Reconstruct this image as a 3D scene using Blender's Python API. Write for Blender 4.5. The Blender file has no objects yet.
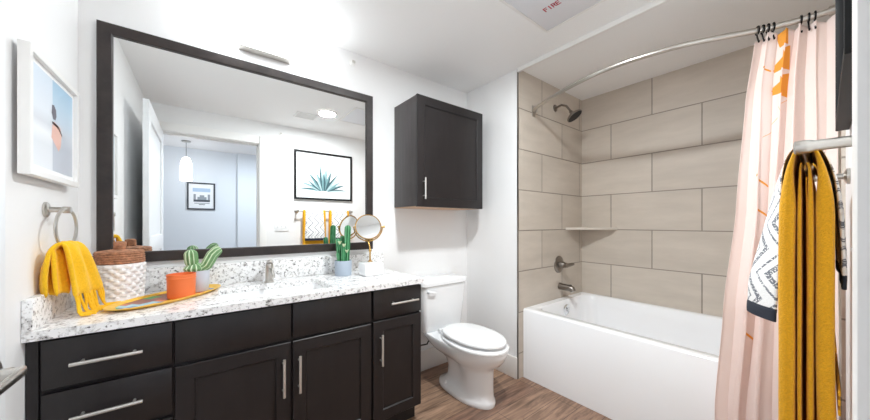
import bpy, bmesh, math, random
from mathutils import Vector, Matrix, noise
from math import sin, cos, pi, radians, sqrt
random.seed(7)
S = bpy.context.scene
C = S.collection

# ------------------------------------------------------------------ camera, world, exposure
cd = bpy.data.cameras.new('camera'); cam = bpy.data.objects.new('camera', cd); C.objects.link(cam)
cam.location = (0.4403, -2.0493, 1.2279)
cam.rotation_euler = (radians(90), 0, radians(-37.7067))
cd.sensor_width = 36.0; cd.sensor_fit = 'HORIZONTAL'
cd.lens = 301.33 / 870 * 36.0
cd.shift_y = 12.87 / 870
cd.clip_start = 0.01
S.camera = cam
S.view_settings.view_transform = 'Standard'
S.view_settings.look = 'None'
S.view_settings.gamma = 1.0
S.view_settings.use_curve_mapping = False
S.view_settings.exposure = 0.38
S.cycles.diffuse_bounces = 10
S.cycles.max_bounces = 16
S.cycles.sample_clamp_indirect = 6
W = bpy.data.worlds.new('world'); S.world = W; W.use_nodes = True
W.node_tree.nodes['Background'].inputs[0].default_value = (0.8, 0.9, 1.0, 1)
W.node_tree.nodes['Background'].inputs[1].default_value = 0.5
VANITY_LIGHT = 8.2      # emission of the frosted vanity glass
DOWNLIGHT_W = 28.5        # watts of the ceiling downlight
HALL_FILL_W = 22.0  # watts of the added, unseen hall fill light
PENDANT_E = 7.0

# ------------------------------------------------------------------ materials
def srgb(h):
    h = h.lstrip('#'); o = []
    for i in (0, 2, 4):
        c = int(h[i:i+2], 16) / 255
        o.append(c / 12.92 if c <= 0.04045 else ((c + 0.055) / 1.055) ** 2.4)
    return (*o, 1)
def mat(name, col, rough=0.5, metal=0.0, vary=0.0, vscale=8.0, bump=0.0, bscale=200.0, stretch=None, spec=0.5, emit=None, estr=0.0, coat=0.0, sheen=0.0):
    m = bpy.data.materials.new(name); m.use_nodes = True
    nt = m.node_tree; b = nt.nodes['Principled BSDF']
    c = srgb(col) if isinstance(col, str) else (*col, 1)
    b.inputs['Base Color'].default_value = c
    b.inputs['Roughness'].default_value = rough; b.inputs['Metallic'].default_value = metal
    b.inputs['Specular IOR Level'].default_value = spec
    if coat: b.inputs['Coat Weight'].default_value = coat
    if sheen: b.inputs['Sheen Weight'].default_value = sheen
    if emit: b.inputs['Emission Color'].default_value = srgb(emit); b.inputs['Emission Strength'].default_value = estr
    if vary or bump:
        tc = nt.nodes.new('ShaderNodeNewGeometry'); mp = nt.nodes.new('ShaderNodeMapping')
        nt.links.new(tc.outputs['Position'], mp.inputs['Vector'])
        if stretch: mp.inputs['Scale'].default_value = stretch
        if vary:
            n = nt.nodes.new('ShaderNodeTexNoise'); n.inputs['Scale'].default_value = vscale; n.inputs['Detail'].default_value = 5
            nt.links.new(mp.outputs[0], n.inputs['Vector'])
            r = nt.nodes.new('ShaderNodeValToRGB')
            r.color_ramp.elements[0].position = 0.3; r.color_ramp.elements[1].position = 0.7
            r.color_ramp.elements[0].color = (*[x * (1 - vary) for x in c[:3]], 1)
            r.color_ramp.elements[1].color = (*[min(1, x * (1 + vary)) for x in c[:3]], 1)
            nt.links.new(n.outputs['Fac'], r.inputs[0]); nt.links.new(r.outputs[0], b.inputs['Base Color'])
        if bump:
            n = nt.nodes.new('ShaderNodeTexNoise'); n.inputs['Scale'].default_value = bscale; n.inputs['Detail'].default_value = 3
            nt.links.new(mp.outputs[0], n.inputs['Vector'])
            bp = nt.nodes.new('ShaderNodeBump'); bp.inputs['Strength'].default_value = bump; bp.inputs['Distance'].default_value = 0.004
            nt.links.new(n.outputs['Fac'], bp.inputs['Height']); nt.links.new(bp.outputs[0], b.inputs['Normal'])
    return m

def tile_mat(name, axis, off):
    m = bpy.data.materials.new(name); m.use_nodes = True; nt = m.node_tree; b = nt.nodes['Principled BSDF']
    g = nt.nodes.new('ShaderNodeNewGeometry'); sp = nt.nodes.new('ShaderNodeSeparateXYZ'); nt.links.new(g.outputs['Position'], sp.inputs[0])
    a = nt.nodes.new('ShaderNodeMath'); a.operation = 'MULTIPLY_ADD'; a.inputs[1].default_value = 1 if axis == 'X' else -1; a.inputs[2].default_value = off
    nt.links.new(sp.outputs[axis], a.inputs[0])
    z = nt.nodes.new('ShaderNodeMath'); z.operation = 'ADD'; z.inputs[1].default_value = -0.2 + 0.646
    nt.links.new(sp.outputs['Z'], z.inputs[0])
    cb = nt.nodes.new('ShaderNodeCombineXYZ'); nt.links.new(a.outputs[0], cb.inputs[0]); nt.links.new(z.outputs[0], cb.inputs[1])
    br = nt.nodes.new('ShaderNodeTexBrick'); nt.links.new(cb.outputs[0], br.inputs['Vector'])
    br.offset = 0.5; br.offset_frequency = 2; br.squash = 1.0
    br.inputs['Scale'].default_value = 1; br.inputs['Brick Width'].default_value = 0.638; br.inputs['Row Height'].default_value = 0.3225
    br.inputs['Mortar Size'].default_value = 0.0042; br.inputs['Mortar Smooth'].default_value = 0.1; br.inputs['Bias'].default_value = 0
    br.inputs['Color1'].default_value = srgb('#cfc5b9'); br.inputs['Color2'].default_value = srgb('#c6bcb0'); br.inputs['Mortar'].default_value = srgb('#958b80')
    # soft linear clouding of the stone, running along the tile
    mp = nt.nodes.new('ShaderNodeMapping'); mp.inputs['Scale'].default_value = (1.2, 5, 1); nt.links.new(cb.outputs[0], mp.inputs[0])
    n = nt.nodes.new('ShaderNodeTexNoise'); n.inputs['Scale'].default_value = 1.7; n.inputs['Detail'].default_value = 6; n.inputs['Roughness'].default_value = 0.6
    nt.links.new(mp.outputs[0], n.inputs['Vector'])
    r = nt.nodes.new('ShaderNodeValToRGB'); r.color_ramp.elements[0].position = .3; r.color_ramp.elements[1].position = .7
    r.color_ramp.elements[0].color = (.89, .885, .88, 1); r.color_ramp.elements[1].color = (1.05, 1.05, 1.05, 1)
    nt.links.new(n.outputs['Fac'], r.inputs[0])
    mx = nt.nodes.new('ShaderNodeMix'); mx.data_type = 'RGBA'; mx.blend_type = 'MULTIPLY'; mx.inputs[0].default_value = 1
    nt.links.new(br.outputs['Color'], mx.inputs[6]); nt.links.new(r.outputs[0], mx.inputs[7]); nt.links.new(mx.outputs[2], b.inputs['Base Color'])
    bp = nt.nodes.new('ShaderNodeBump'); bp.inputs['Strength'].default_value = .5; bp.inputs['Distance'].default_value = .003; bp.invert = True
    nt.links.new(br.outputs['Fac'], bp.inputs['Height']); nt.links.new(bp.outputs[0], b.inputs['Normal'])
    b.inputs['Roughness'].default_value = .45
    return m

def floor_mat():
    m = bpy.data.materials.new('wood_plank_floor'); m.use_nodes = True; nt = m.node_tree; b = nt.nodes['Principled BSDF']
    g = nt.nodes.new('ShaderNodeNewGeometry')
    br = nt.nodes.new('ShaderNodeTexBrick'); nt.links.new(g.outputs['Position'], br.inputs['Vector'])
    br.offset = .37; br.offset_frequency = 2
    br.inputs['Scale'].default_value = 1; br.inputs['Brick Width'].default_value = 1.2; br.inputs['Row Height'].default_value = .15
    br.inputs['Mortar Size'].default_value = .0016; br.inputs['Bias'].default_value = 0
    br.inputs['Color1'].default_value = srgb('#927362'); br.inputs['Color2'].default_value = srgb('#b5977f'); br.inputs['Mortar'].default_value = srgb('#4f4037')
    mp = nt.nodes.new('ShaderNodeMapping'); mp.inputs['Scale'].default_value = (1.0, 9, 1); nt.links.new(g.outputs['Position'], mp.inputs[0])
    n = nt.nodes.new('ShaderNodeTexNoise'); n.inputs['Scale'].default_value = 4; n.inputs['Detail'].default_value = 8; n.inputs['Roughness'].default_value = .65; n.inputs['Distortion'].default_value = .6
    nt.links.new(mp.outputs[0], n.inputs['Vector'])
    r = nt.nodes.new('ShaderNodeValToRGB'); r.color_ramp.elements[0].position = .32; r.color_ramp.elements[1].position = .66
    r.color_ramp.elements[0].color = (.30, .26, .235, 1); r.color_ramp.elements[1].color = (1.12, 1.09, 1.06, 1)
    nt.links.new(n.outputs['Fac'], r.inputs[0])
    mx = nt.nodes.new('ShaderNodeMix'); mx.data_type = 'RGBA'; mx.blend_type = 'MULTIPLY'; mx.inputs[0].default_value = 1
    nt.links.new(br.outputs['Color'], mx.inputs[6]); nt.links.new(r.outputs[0], mx.inputs[7]); nt.links.new(mx.outputs[2], b.inputs['Base Color'])
    b.inputs['Roughness'].default_value = .42
    return m

def granite_mat():
    m = bpy.data.materials.new('speckled_granite'); m.use_nodes = True; nt = m.node_tree; b = nt.nodes['Principled BSDF']
    g = nt.nodes.new('ShaderNodeNewGeometry')
    def nz(scale, lo, hi, c0, c1, det=4):
        n = nt.nodes.new('ShaderNodeTexNoise'); n.inputs['Scale'].default_value = scale; n.inputs['Detail'].default_value = det
        n.inputs['Roughness'].default_value = .65
        nt.links.new(g.outputs['Position'], n.inputs['Vector'])
        r = nt.nodes.new('ShaderNodeValToRGB'); r.color_ramp.elements[0].position = lo; r.color_ramp.elements[1].position = hi
        r.color_ramp.elements[0].color = c0; r.color_ramp.elements[1].color = c1
        nt.links.new(n.outputs['Fac'], r.inputs[0]); return r
    base = nz(42, .34, .50, srgb('#b4b2b1'), srgb('#f4f4f4'))
    dark = nz(84, .345, .39, (.20, .195, .20, 1), (1, 1, 1, 1), 3)
    tan = nz(70, .33, .40, (.68, .66, .645, 1), (1, 1, 1, 1), 2)
    def mul(a, c):
        mx = nt.nodes.new('ShaderNodeMix'); mx.data_type = 'RGBA'; mx.blend_type = 'MULTIPLY'; mx.inputs[0].default_value = 1
        nt.links.new(a, mx.inputs[6]); nt.links.new(c, mx.inputs[7]); return mx.outputs[2]
    o = mul(mul(base.outputs[0], dark.outputs[0]), tan.outputs[0])
    nt.links.new(o, b.inputs['Base Color']); b.inputs['Roughness'].default_value = .16
    return m

def print_mat(name, ground, ink, shapes, lines_):
    # cloth printed with convex shapes and thin strokes given on its UV map
    m = bpy.data.materials.new(name); m.use_nodes = True; nt = m.node_tree; b = nt.nodes['Principled BSDF']
    uv = nt.nodes.new('ShaderNodeUVMap'); sp = nt.nodes.new('ShaderNodeSeparateXYZ'); nt.links.new(uv.outputs[0], sp.inputs[0])
    def mth(op, a, bb=None, c=None):
        n = nt.nodes.new('ShaderNodeMath'); n.operation = op
        for i, v in enumerate((a, bb, c)):
            if v is None: continue
            if isinstance(v, (int, float)): n.inputs[i].default_value = v
            else: nt.links.new(v, n.inputs[i])
        return n.outputs[0]
    total = None
    polys = list(shapes)
    for (a, c) in lines_:
        w = .005; polys.append([(a[0], a[1]), (a[0] + w, a[1] - w * .6), (c[0] + w, c[1] - w * .6), (c[0], c[1])])
    for P in polys:
        cx = sum(p[0] for p in P) / len(P); cy = sum(p[1] for p in P) / len(P); acc = None
        for k in range(len(P)):
            (x1, y1), (x2, y2) = P[k], P[(k + 1) % len(P)]
            A, B_ = -(y2 - y1), (x2 - x1); K = -(A * x1 + B_ * y1); sg = 1 if A * cx + B_ * cy + K > 0 else -1
            e = mth('MULTIPLY_ADD', sp.outputs[0], A * sg, mth('MULTIPLY_ADD', sp.outputs[1], B_ * sg, K * sg))
            acc = e if acc is None else mth('MINIMUM', acc, e)
        total = acc if total is None else mth('MAXIMUM', total, acc)
    mk = mth('GREATER_THAN', total, 0.0)
    mx = nt.nodes.new('ShaderNodeMix'); mx.data_type = 'RGBA'; nt.links.new(mk, mx.inputs[0])
    mx.inputs[6].default_value = srgb(ground); mx.inputs[7].default_value = srgb(ink)
    nt.links.new(mx.outputs[2], b.inputs['Base Color']); b.inputs['Roughness'].default_value = .85
    tr = nt.nodes.new('ShaderNodeBsdfTranslucent'); nt.links.new(mx.outputs[2], tr.inputs['Color'])   # thin cloth lets some light through
    sh = nt.nodes.new('ShaderNodeMixShader'); sh.inputs[0].default_value = .38
    nt.links.new(b.outputs[0], sh.inputs[1]); nt.links.new(tr.outputs[0], sh.inputs[2])
    nt.links.new(sh.outputs[0], nt.nodes['Material Output'].inputs['Surface'])
    return m

def zigzag_mat():
    # white towel with charcoal zigzag stripes woven in, measured on the towel's own UV map (metres)
    m = bpy.data.materials.new('zigzag_cotton'); m.use_nodes = True; nt = m.node_tree; b = nt.nodes['Principled BSDF']
    uv = nt.nodes.new('ShaderNodeUVMap'); sp = nt.nodes.new('ShaderNodeSeparateXYZ'); nt.links.new(uv.outputs[0], sp.inputs[0])
    def mth(op, a, bb=None, c=None):
        n = nt.nodes.new('ShaderNodeMath'); n.operation = op
        for i, v in enumerate((a, bb, c)):
            if v is None: continue
            if isinstance(v, (int, float)): n.inputs[i].default_value = v
            else: nt.links.new(v, n.inputs[i])
        return n.outputs[0]
    tri = mth('PINGPONG', sp.outputs[1], .06)
    t = mth('ADD', mth('MULTIPLY', tri, .9), sp.outputs[0])
    band = mth('FRACT', mth('DIVIDE', t, .066))
    a1 = mth('LESS_THAN', mth('ABSOLUTE', mth('SUBTRACT', band, .3)), .11)
    a2 = mth('LESS_THAN', mth('ABSOLUTE', mth('SUBTRACT', band, .72)), .05)
    nn = nt.nodes.new('ShaderNodeTexNoise'); nn.inputs['Scale'].default_value = 260; nt.links.new(uv.outputs[0], nn.inputs['Vector'])
    rag = mth('GREATER_THAN', nn.outputs['Fac'], .44)
    mk = mth('MULTIPLY', mth('MAXIMUM', a1, a2), rag)
    mx = nt.nodes.new('ShaderNodeMix'); mx.data_type = 'RGBA'; nt.links.new(mk, mx.inputs[0])
    mx.inputs[6].default_value = srgb('#ecebea'); mx.inputs[7].default_value = srgb('#74777f')
    nt.links.new(mx.outputs[2], b.inputs['Base Color']); b.inputs['Roughness'].default_value = .95
    bp = nt.nodes.new('ShaderNodeBump'); bp.inputs['Strength'].default_value = .5; bp.inputs['Distance'].default_value = .003
    nt.links.new(nn.outputs['Fac'], bp.inputs['Height']); nt.links.new(bp.outputs[0], b.inputs['Normal'])
    return m

M = dict(
    paint=mat('white_wall_paint', '#eeeeee', .6, bump=.05, bscale=300),
    ceil=mat('white_ceiling_paint', '#f6f6f6', .7, bump=.08, bscale=260),
    trim=mat('white_trim_paint', '#efeeec', .35),
    base=mat('baseboard_paint', '#dcd8d4', .4),
    hall=mat('pale_hall_paint', '#e6ebf0', .6),
    espresso=mat('espresso_wood', '#1e1a1b', .38, vary=.16, vscale=5, stretch=(6, 6, 1), bump=.06, bscale=60),
    espresso_side=mat('espresso_wood_side', '#3f3a3a', .42, vary=.18, vscale=5, stretch=(10, 10, 1)),
    carcass=mat('dark_carcass', '#1b1819', .6),
    under=mat('natural_wood_underside', '#c2a184', .6, vary=.08),
    frame=mat('dark_mirror_frame_wood', '#2f2725', .4, vary=.35, vscale=7, stretch=(3, 3, 3), bump=.06, bscale=80),
    mirror=mat('mirror_silver', (.93, .95, .95), .0, 1.0),
    nickel=mat('brushed_nickel', '#c9c5bf', .28, 1.0),
    satin=mat('satin_nickel_bar', '#dedbd6', .35, .85),
    dnickel=mat('dark_brushed_nickel', '#8d867f', .3, 1.0),
    chrome=mat('chrome', '#e4e6e8', .08, 1.0),
    gold=mat('brass', '#d2a862', .22, 1.0),
    porcelain=mat('white_porcelain', '#f4f5f6', .08, coat=.4),
    plastic=mat('white_plastic', '#f3f4f5', .2),
    acrylic=mat('white_tub_acrylic', '#f6f7f9', .12, coat=.3),
    black=mat('black_metal', '#161617', .55, spec=.2),
    rubber=mat('black_rubber', '#1d1d1e', .6),
    mustard=mat('mustard_terry', '#e4a50f', .95, vary=.10, vscale=260, bump=.7, bscale=420, sheen=.15),
    mustard2=mat('mustard_waffle_cotton', '#f3bd10', .9, vary=.07, vscale=120, bump=.6, bscale=260, sheen=.15),
    navy=mat('navy_hem', '#272c38', .9),
    zig=zigzag_mat(),
    peach=None,
    orange=mat('orange_print', '#f6a63a', .85),
    salmon=mat('salmon_print', '#f3b49c', .85),
    wicker=mat('white_woven_rope', '#f6f5f5', .85, bump=.3, bscale=120),
    coil=mat('brown_coiled_rattan', '#a87658', .75, vary=.45, vscale=70, bump=.5, bscale=160),
    terracotta=mat('orange_ceramic', '#e8743a', .5, vary=.05),
    greypot=mat('pale_grey_ceramic', '#c9ced8', .5),
    bluepot=mat('dusty_blue_ceramic', '#aab7c6', .5),
    soil=mat('dark_soil', '#3b2f27', .95, vary=.4, vscale=200),
    cactus=mat('cactus_green', '#6f9866', .6, vary=.2, vscale=50),
    spine=mat('pale_cactus_ridge', '#cbdcba', .7),
    column=mat('deep_cactus_green', '#2d7a4a', .5, vary=.25, vscale=40),
    spine2=mat('pale_green_ridge', '#6fb283', .6),
    paper=mat('white_paper', '#f5f6f7', .6),
    glassy=mat('matte_print', '#dfe8f0', .25),
    grey_door=mat('door_paint', '#eef0f2', .35),
    granite=granite_mat(),
    floor=floor_mat(),
    tile_back=tile_mat('stone_tile_back', 'Y', -0.846 + .638 * 3),
    tile_wet=tile_mat('stone_tile_wet', 'X', -3.05 + .638 * 6),
    red=mat('red_lettering', '#c0334e', .6),
    dark_letter=mat('dark_lettering', '#3c3a44', .6),
    panel=mat('access_panel_paint', '#e6e7ec', .45),
    tubceil=None,
)
def emis(name, col, st):
    m = bpy.data.materials.new(name); m.use_nodes = True; nt = m.node_tree
    b = nt.nodes['Principled BSDF']; b.inputs['Base Color'].default_value = (.9, .9, .9, 1)
    b.inputs['Emission Color'].default_value = srgb(col); b.inputs['Emission Strength'].default_value = st
    return m
M['lampglass'] = emis('lit_frosted_glass', '#f4fbff', VANITY_LIGHT)
M['downdisc'] = emis('lit_downlight_lens', '#fff8f2', 12.0)
M['pendglass'] = emis('lit_pendant_glass', '#ffffff', PENDANT_E)
M['hallfill'] = emis('lit_hall_fill_lens', '#eaf4ff', 6.0)  # glowing face of the added hall fill light

# ------------------------------------------------------------------ mesh helpers (world coordinates in, origin fixed on link)
def nb(): return bmesh.new()
def box(bm, x0, x1, y0, y1, z0, z1, bev=0.0, seg=2, mi=0):
    r = bmesh.ops.create_cube(bm, size=1)
    vs = r['verts']
    for v in vs:
        v.co = Vector((x0 + (v.co.x + .5) * (x1 - x0), y0 + (v.co.y + .5) * (y1 - y0), z0 + (v.co.z + .5) * (z1 - z0)))
    fs = {f for v in vs for f in v.link_faces}
    for f in fs: f.material_index = mi
    if bev:
        es = list({e for v in vs for e in v.link_edges})
        bmesh.ops.bevel(bm, geom=es, offset=bev, segments=seg, affect='EDGES', profile=.5)
    return vs
def frames(pts, closed=False):
    P = [Vector(p) for p in pts]; n = len(P); T = []
    for i in range(n):
        a = P[i - 1] if (i > 0 or closed) else P[i]; c = P[(i + 1) % n] if (i < n - 1 or closed) else P[i]
        T.append((c - a).normalized())
    up = Vector((0, 0, 1)) if abs(T[0].z) < .9 else Vector((1, 0, 0))
    N = [(up - T[0] * up.dot(T[0])).normalized()]
    for i in range(1, n):
        v = N[-1] - T[i] * N[-1].dot(T[i]); N.append(v.normalized())
    return P, T, N
def tube(bm, pts, r, n=10, closed=False, cap=True, mi=0, sq=1.0):
    P, T, N = frames(pts, closed); rings = []
    for i in range(len(P)):
        rr = r[i] if isinstance(r, (list, tuple)) else r
        B = T[i].cross(N[i])
        rings.append([bm.verts.new(P[i] + N[i] * rr * cos(2 * pi * k / n) + B * rr * sq * sin(2 * pi * k / n)) for k in range(n)])
    m = len(rings)
    for i in range(m if closed else m - 1):
        a, b = rings[i], rings[(i + 1) % m]
        for k in range(n):
            f = bm.faces.new((a[k], a[(k + 1) % n], b[(k + 1) % n], b[k])); f.material_index = mi
    if cap and not closed:
        bm.faces.new(rings[0][::-1]).material_index = mi; bm.faces.new(rings[-1]).material_index = mi
def loft(bm, rings, cap0=True, cap1=True, mi=0, closed=True):
    R = [[bm.verts.new(p) for p in r] for r in rings]; n = len(R[0])
    for a, b in zip(R, R[1:]):
        for k in range(n if closed else n - 1):
            f = bm.faces.new((a[k], a[(k + 1) % n], b[(k + 1) % n], b[k])); f.material_index = mi
    if cap0: bm.faces.new(R[0][::-1]).material_index = mi
    if cap1: bm.faces.new(R[-1]).material_index = mi
    return R
def lathe(bm, prof, c, n=32, axis='Z', mi=0, rot=None, cap=True):
    c = Vector(c); rings = []
    for r, h in prof:
        ring = []
        for k in range(n):
            a = 2 * pi * k / n
            p = Vector((r * cos(a), r * sin(a), h))
            if axis == 'X': p = Vector((h, r * cos(a), r * sin(a)))
            elif axis == 'Y': p = Vector((r * sin(a), h, r * cos(a)))
            if rot: p = rot @ p
            ring.append(c + p)
        rings.append(ring)
    loft(bm, rings, cap, cap, mi)
def rrect(x0, x1, y0, y1, z, r, n=6):
    o = []
    for cx, cy, a0 in ((x1 - r, y1 - r, 0), (x0 + r, y1 - r, pi / 2), (x0 + r, y0 + r, pi), (x1 - r, y0 + r, 1.5 * pi)):
        for k in range(n + 1):
            a = a0 + pi / 2 * k / n; o.append(Vector((cx + r * cos(a), cy + r * sin(a), z)))
    return o
def poly(bm, pts, mi=0):
    f = bm.faces.new([bm.verts.new(Vector(p)) for p in pts]); f.material_index = mi; return f

def base_of(par):
    b = Vector((0, 0, 0))
    while par is not None:
        b += par.location; par = par.parent
    return b
def obj(name, bm, mats, parent=None, origin=None, smooth=35, sub=0, solid=0, soff=0, recalc=True):
    if recalc: bmesh.ops.recalc_face_normals(bm, faces=bm.faces[:])
    if smooth:
        for f in bm.faces: f.smooth = True
        lim = radians(smooth)
        for e in bm.edges:
            if len(e.link_faces) == 2 and e.calc_face_angle(0) > lim: e.smooth = False
    if parent is not None: o0 = base_of(parent)
    else: o0 = Vector(origin) if origin is not None else Vector((0, 0, 0))
    bmesh.ops.translate(bm, verts=bm.verts[:], vec=-o0)
    me = bpy.data.meshes.new(name); bm.to_mesh(me); bm.free()
    for m in (mats if isinstance(mats, (list, tuple)) else [mats]): me.materials.append(M[m] if isinstance(m, str) else m)
    o = bpy.data.objects.new(name, me); C.objects.link(o)
    if parent is not None: o.parent = parent
    else: o.location = o0
    if solid:
        s = o.modifiers.new('solid', 'SOLIDIFY'); s.thickness = solid; s.offset = soff
    if sub:
        s = o.modifiers.new('sub', 'SUBSURF'); s.levels = sub; s.render_levels = sub
    return o
def tag(o, label, cat, group=None):
    o['label'] = label; o['category'] = cat
    if group: o['group'] = group
    return o
def thing(name, label, cat, loc, group=None):
    o = bpy.data.objects.new(name, None); C.objects.link(o); o.location = loc; o.empty_display_size = .05
    return tag(o, label, cat, group)
def struct(name, bm, m, **k):
    o = obj(name, bm, m, **k); o['kind'] = 'structure'; return o

HC = 2.44          # ceiling height
XR = 2.4024        # side wall of the toilet niche
YW = -0.576        # tiled end wall of the bath
XB = 3.418         # tiled long wall
YO = -2.10         # wall with the door
YO2 = -2.22
XD0, XD1, ZD = 0.10, 0.985, 2.175   # doorway

# ------------------------------------------------------------------ the room
b = nb(); box(b, -.1, 3.6, -2.22, .12, -.06, 0); struct('floor', b, 'floor')
b = nb(); box(b, -.1, 3.6, -2.22, .12, HC, HC + .06); struct('ceiling', b, 'ceil')
b = nb(); box(b, -.1, XR, 0, .12, 0, HC); struct('wall_back', b, 'paint')
b = nb(); box(b, -.1, 0, -2.22, 0, 0, HC); struct('wall_left', b, 'paint')
b = nb(); box(b, XR, XB + .1, YW + .01, .12, 0, HC); struct('wall_right', b, 'paint')
b = nb(); box(b, XR + .006, XB, YW, YW + .01, 0, HC); struct('wall_bath_end', b, 'tile_wet')
b = nb(); box(b, XB, XB + .1, -2.22, YW + .01, 0, HC); struct('wall_bath_side', b, 'tile_back')
b = nb()
box(b, 0, XD0, YO2, YO, 0, HC); box(b, XD1, XB, YO2, YO, 0, HC); box(b, XD0, XD1, YO2, YO, ZD, HC)
struct('wall_opposite', b, 'paint')
b = nb(); box(b, 2.46, XB, YO, YO + .01, 0, HC); struct('wall_bath_foot', b, 'tile_wet')
b = nb(); box(b, XR, XR + .006, YW - .002, YW + .01, 0, HC); struct('trim_4', b, 'dnickel')
# ceiling trim strip where the bath alcove begins
b = nb(); box(b, XR - .012, XR + .012, YO, YW, HC - .032, HC, .003); box(b, XR + .012, XR + .034, YO, YW, HC - .014, HC, .002); struct('trim_1', b, 'trim')
# baseboards
b = nb(); box(b, 1.515, XR, -.014, 0, 0, .168, .004); struct('baseboard_back', b, 'base')
b = nb(); box(b, XR - .014, XR, YW + .004, -.014, 0, .168, .004); struct('baseboard_right', b, 'base')
b = nb(); box(b, 1.06, 2.44, YO, YO + .014, 0, .168, .004); struct('baseboard_opposite', b, 'base')
b = nb(); box(b, 0, .014, YO + .02, -.53, 0, .168, .004); struct('baseboard_left', b, 'base')
# door casing and jamb
b = nb()
box(b, XD0 - .085, XD0 + .004, YO, YO + .022, 0, ZD + .085, .004); box(b, XD1 - .004, 1.052, YO, YO + .031, 0, ZD + .085, .004)
box(b, XD0 + .004, XD1 - .004, YO, YO + .022, ZD - .004, ZD + .085, .004)
struct('trim_2', b, 'trim')
b = nb()
box(b, XD0, XD0 + .012, YO2, YO, 0, ZD); box(b, XD1 - .012, XD1, YO2, YO, 0, ZD); box(b, XD0, XD1, YO2, YO, ZD - .012, ZD)
box(b, XD1 - .024, XD1 - .012, YO2 + .03, YO - .045, 0, ZD - .012); box(b, XD0 + .012, XD1 - .012, YO2 + .03, YO - .045, ZD - .024, ZD - .012)
struct('trim_3', b, 'trim')

# hall beyond the door
YH = -4.28
b = nb(); box(b, -1.3, 3.0, YH - .1, YO2, -.06, 0); struct('floor_hall', b, 'floor')
b = nb(); box(b, -1.3, 3.0, YH - .1, YO2, HC, HC + .06); struct('ceiling_hall', b, 'ceil')
b = nb(); box(b, -1.3, .93, YH - .1, YH, 0, HC); struct('wall_hall_far', b, 'hall')
b = nb(); box(b, .93, 3.0, YH - .1, YH + .07, 0, HC); struct('wall_hall_closet', b, 'hall')
b = nb(); box(b, -1.4, -1.3, YH - .1, YO2, 0, HC); struct('wall_hall_left', b, 'hall')
b = nb(); box(b, 3.0, 3.1, YH - .1, YO2, 0, HC); struct('wall_hall_right', b, 'hall')
b = nb(); box(b, -1.3, -.1, YO2, YO2 + .05, 0, HC); struct('wall_hall_near', b, 'hall')

# ------------------------------------------------------------------ open door leaf, against the left wall
b = nb(); box(b, .093, .115, -2.085, -1.045, .01, 2.15, .002)
for y0, y1, z0, z1 in ((-2.085, -1.96, .01, 2.15), (-1.17, -1.045, .01, 2.15), (-1.96, -1.17, 2.02, 2.15), (-1.96, -1.17, .01, .24), (-1.96, -1.17, .98, 1.12)):
    box(b, .115, .129, y0, y1, z0, z1, .002)
dr = struct('door_1', b, 'grey_door')
b = nb()
lathe(b, [(.03, 0), (.032, .004), (.03, .01), (.012, .012), (.012, .03)], (.129, -1.118, .945), 24, 'X')
tube(b, [(.150, -1.118, .945), (.168, -1.119, .945)], .011, 12)
tube(b, [(.168, -1.104, .945), (.170, -1.118, .946), (.170, -1.15, .946), (.168, -1.2, .945), (.163, -1.245, .943)], [.008, .0105, .010, .0095, .008], 12, sq=.55)
hd = obj('door_handle', b, 'nickel', dr); hd['kind'] = 'structure'

# ------------------------------------------------------------------ cabinets
YF = -.525
def bar_pull(par, x, z, vertical, L=.172, name='handle'):
    b = nb(); y = YF - .03
    if vertical:
        tube(b, [(x, y, z - L / 2), (x, y, z + L / 2)], .0062, 12)
        for s in (-1, 1): tube(b, [(x, YF + .002, z + s * L * .36), (x, y, z + s * L * .36)], .0045, 8)
    else:
        tube(b, [(x - L / 2, y, z), (x + L / 2, y, z)], .0062, 12)
        for s in (-1, 1): tube(b, [(x + s * L * .36, YF + .002, z), (x + s * L * .36, y, z)], .0045, 8)
    return obj(name, b, 'satin', par)
def slab(name, par, x0, x1, z0, z1):
    b = nb(); box(b, x0, x1, YF, YF + .019, z0, z1, .0025); return obj(name, b, 'espresso', par)
def shaker(name, par, x0, x1, z0, z1, y=YF, rail=.058, m='espresso'):
    b = nb(); w = rail
    # recessed centre, four rails with a small inner slope
    o = [(x0, z0), (x1, z0), (x1, z1), (x0, z1)]
    def ring(d, yy): return [Vector((x0 + d, yy, z0 + d)), Vector((x1 - d, yy, z0 + d)), Vector((x1 - d, yy, z1 - d)), Vector((x0 + d, yy, z1 - d))]
    loft(b, [ring(0, y + .019), ring(0, y + .002), ring(.002, y), ring(w, y), ring(w + .004, y + .004), ring(w + .005, y + .009), ring(w + .012, y + .009)], True, True)
    return obj(name, b, m, par)
def carcass(par, x0, x1, hollow=False):
    b = nb()
    if hollow:
        U = [Vector((x0, -.505, .855)), Vector((x1, -.505, .855)), Vector((x1, -.004, .855)), Vector((x0, -.004, .855))]
        I = [Vector((x0 + .018, -.487, .855)), Vector((x1 - .018, -.487, .855)), Vector((x1 - .018, -.022, .855)), Vector((x0 + .018, -.022, .855))]
        dn = lambda L, z: [Vector((p.x, p.y, z)) for p in L]
        loft(b, [dn(U, .10), U, I, dn(I, .118)])
    else: box(b, x0, x1, -.505, -.004, .10, .855)
    o = obj('body', b, 'espresso', par)
    b = nb(); box(b, x0 + .001, x1 - .001, -.455, -.01, 0, .10); obj('toe_kick', b, 'carcass', par)
# left: drawers
c1 = thing('drawer_cabinet', 'dark espresso drawer cabinet under the counter against the left wall, with horizontal bar pulls', 'cabinet', (.18, -.26, 0))
carcass(c1, .002, .3545)
b = nb(); box(b, .002, .027, -.515, -.505, .10, .852); obj('filler_strip', b, 'espresso', c1)
for z0, z1, hz in ((.692, .848, .767), (.502, .676, .590), (.306, .486, .40), (.112, .29, .205)):
    d = slab('drawer', c1, .034, .350, z0, z1); bar_pull(d, .186, hz, False)
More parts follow.
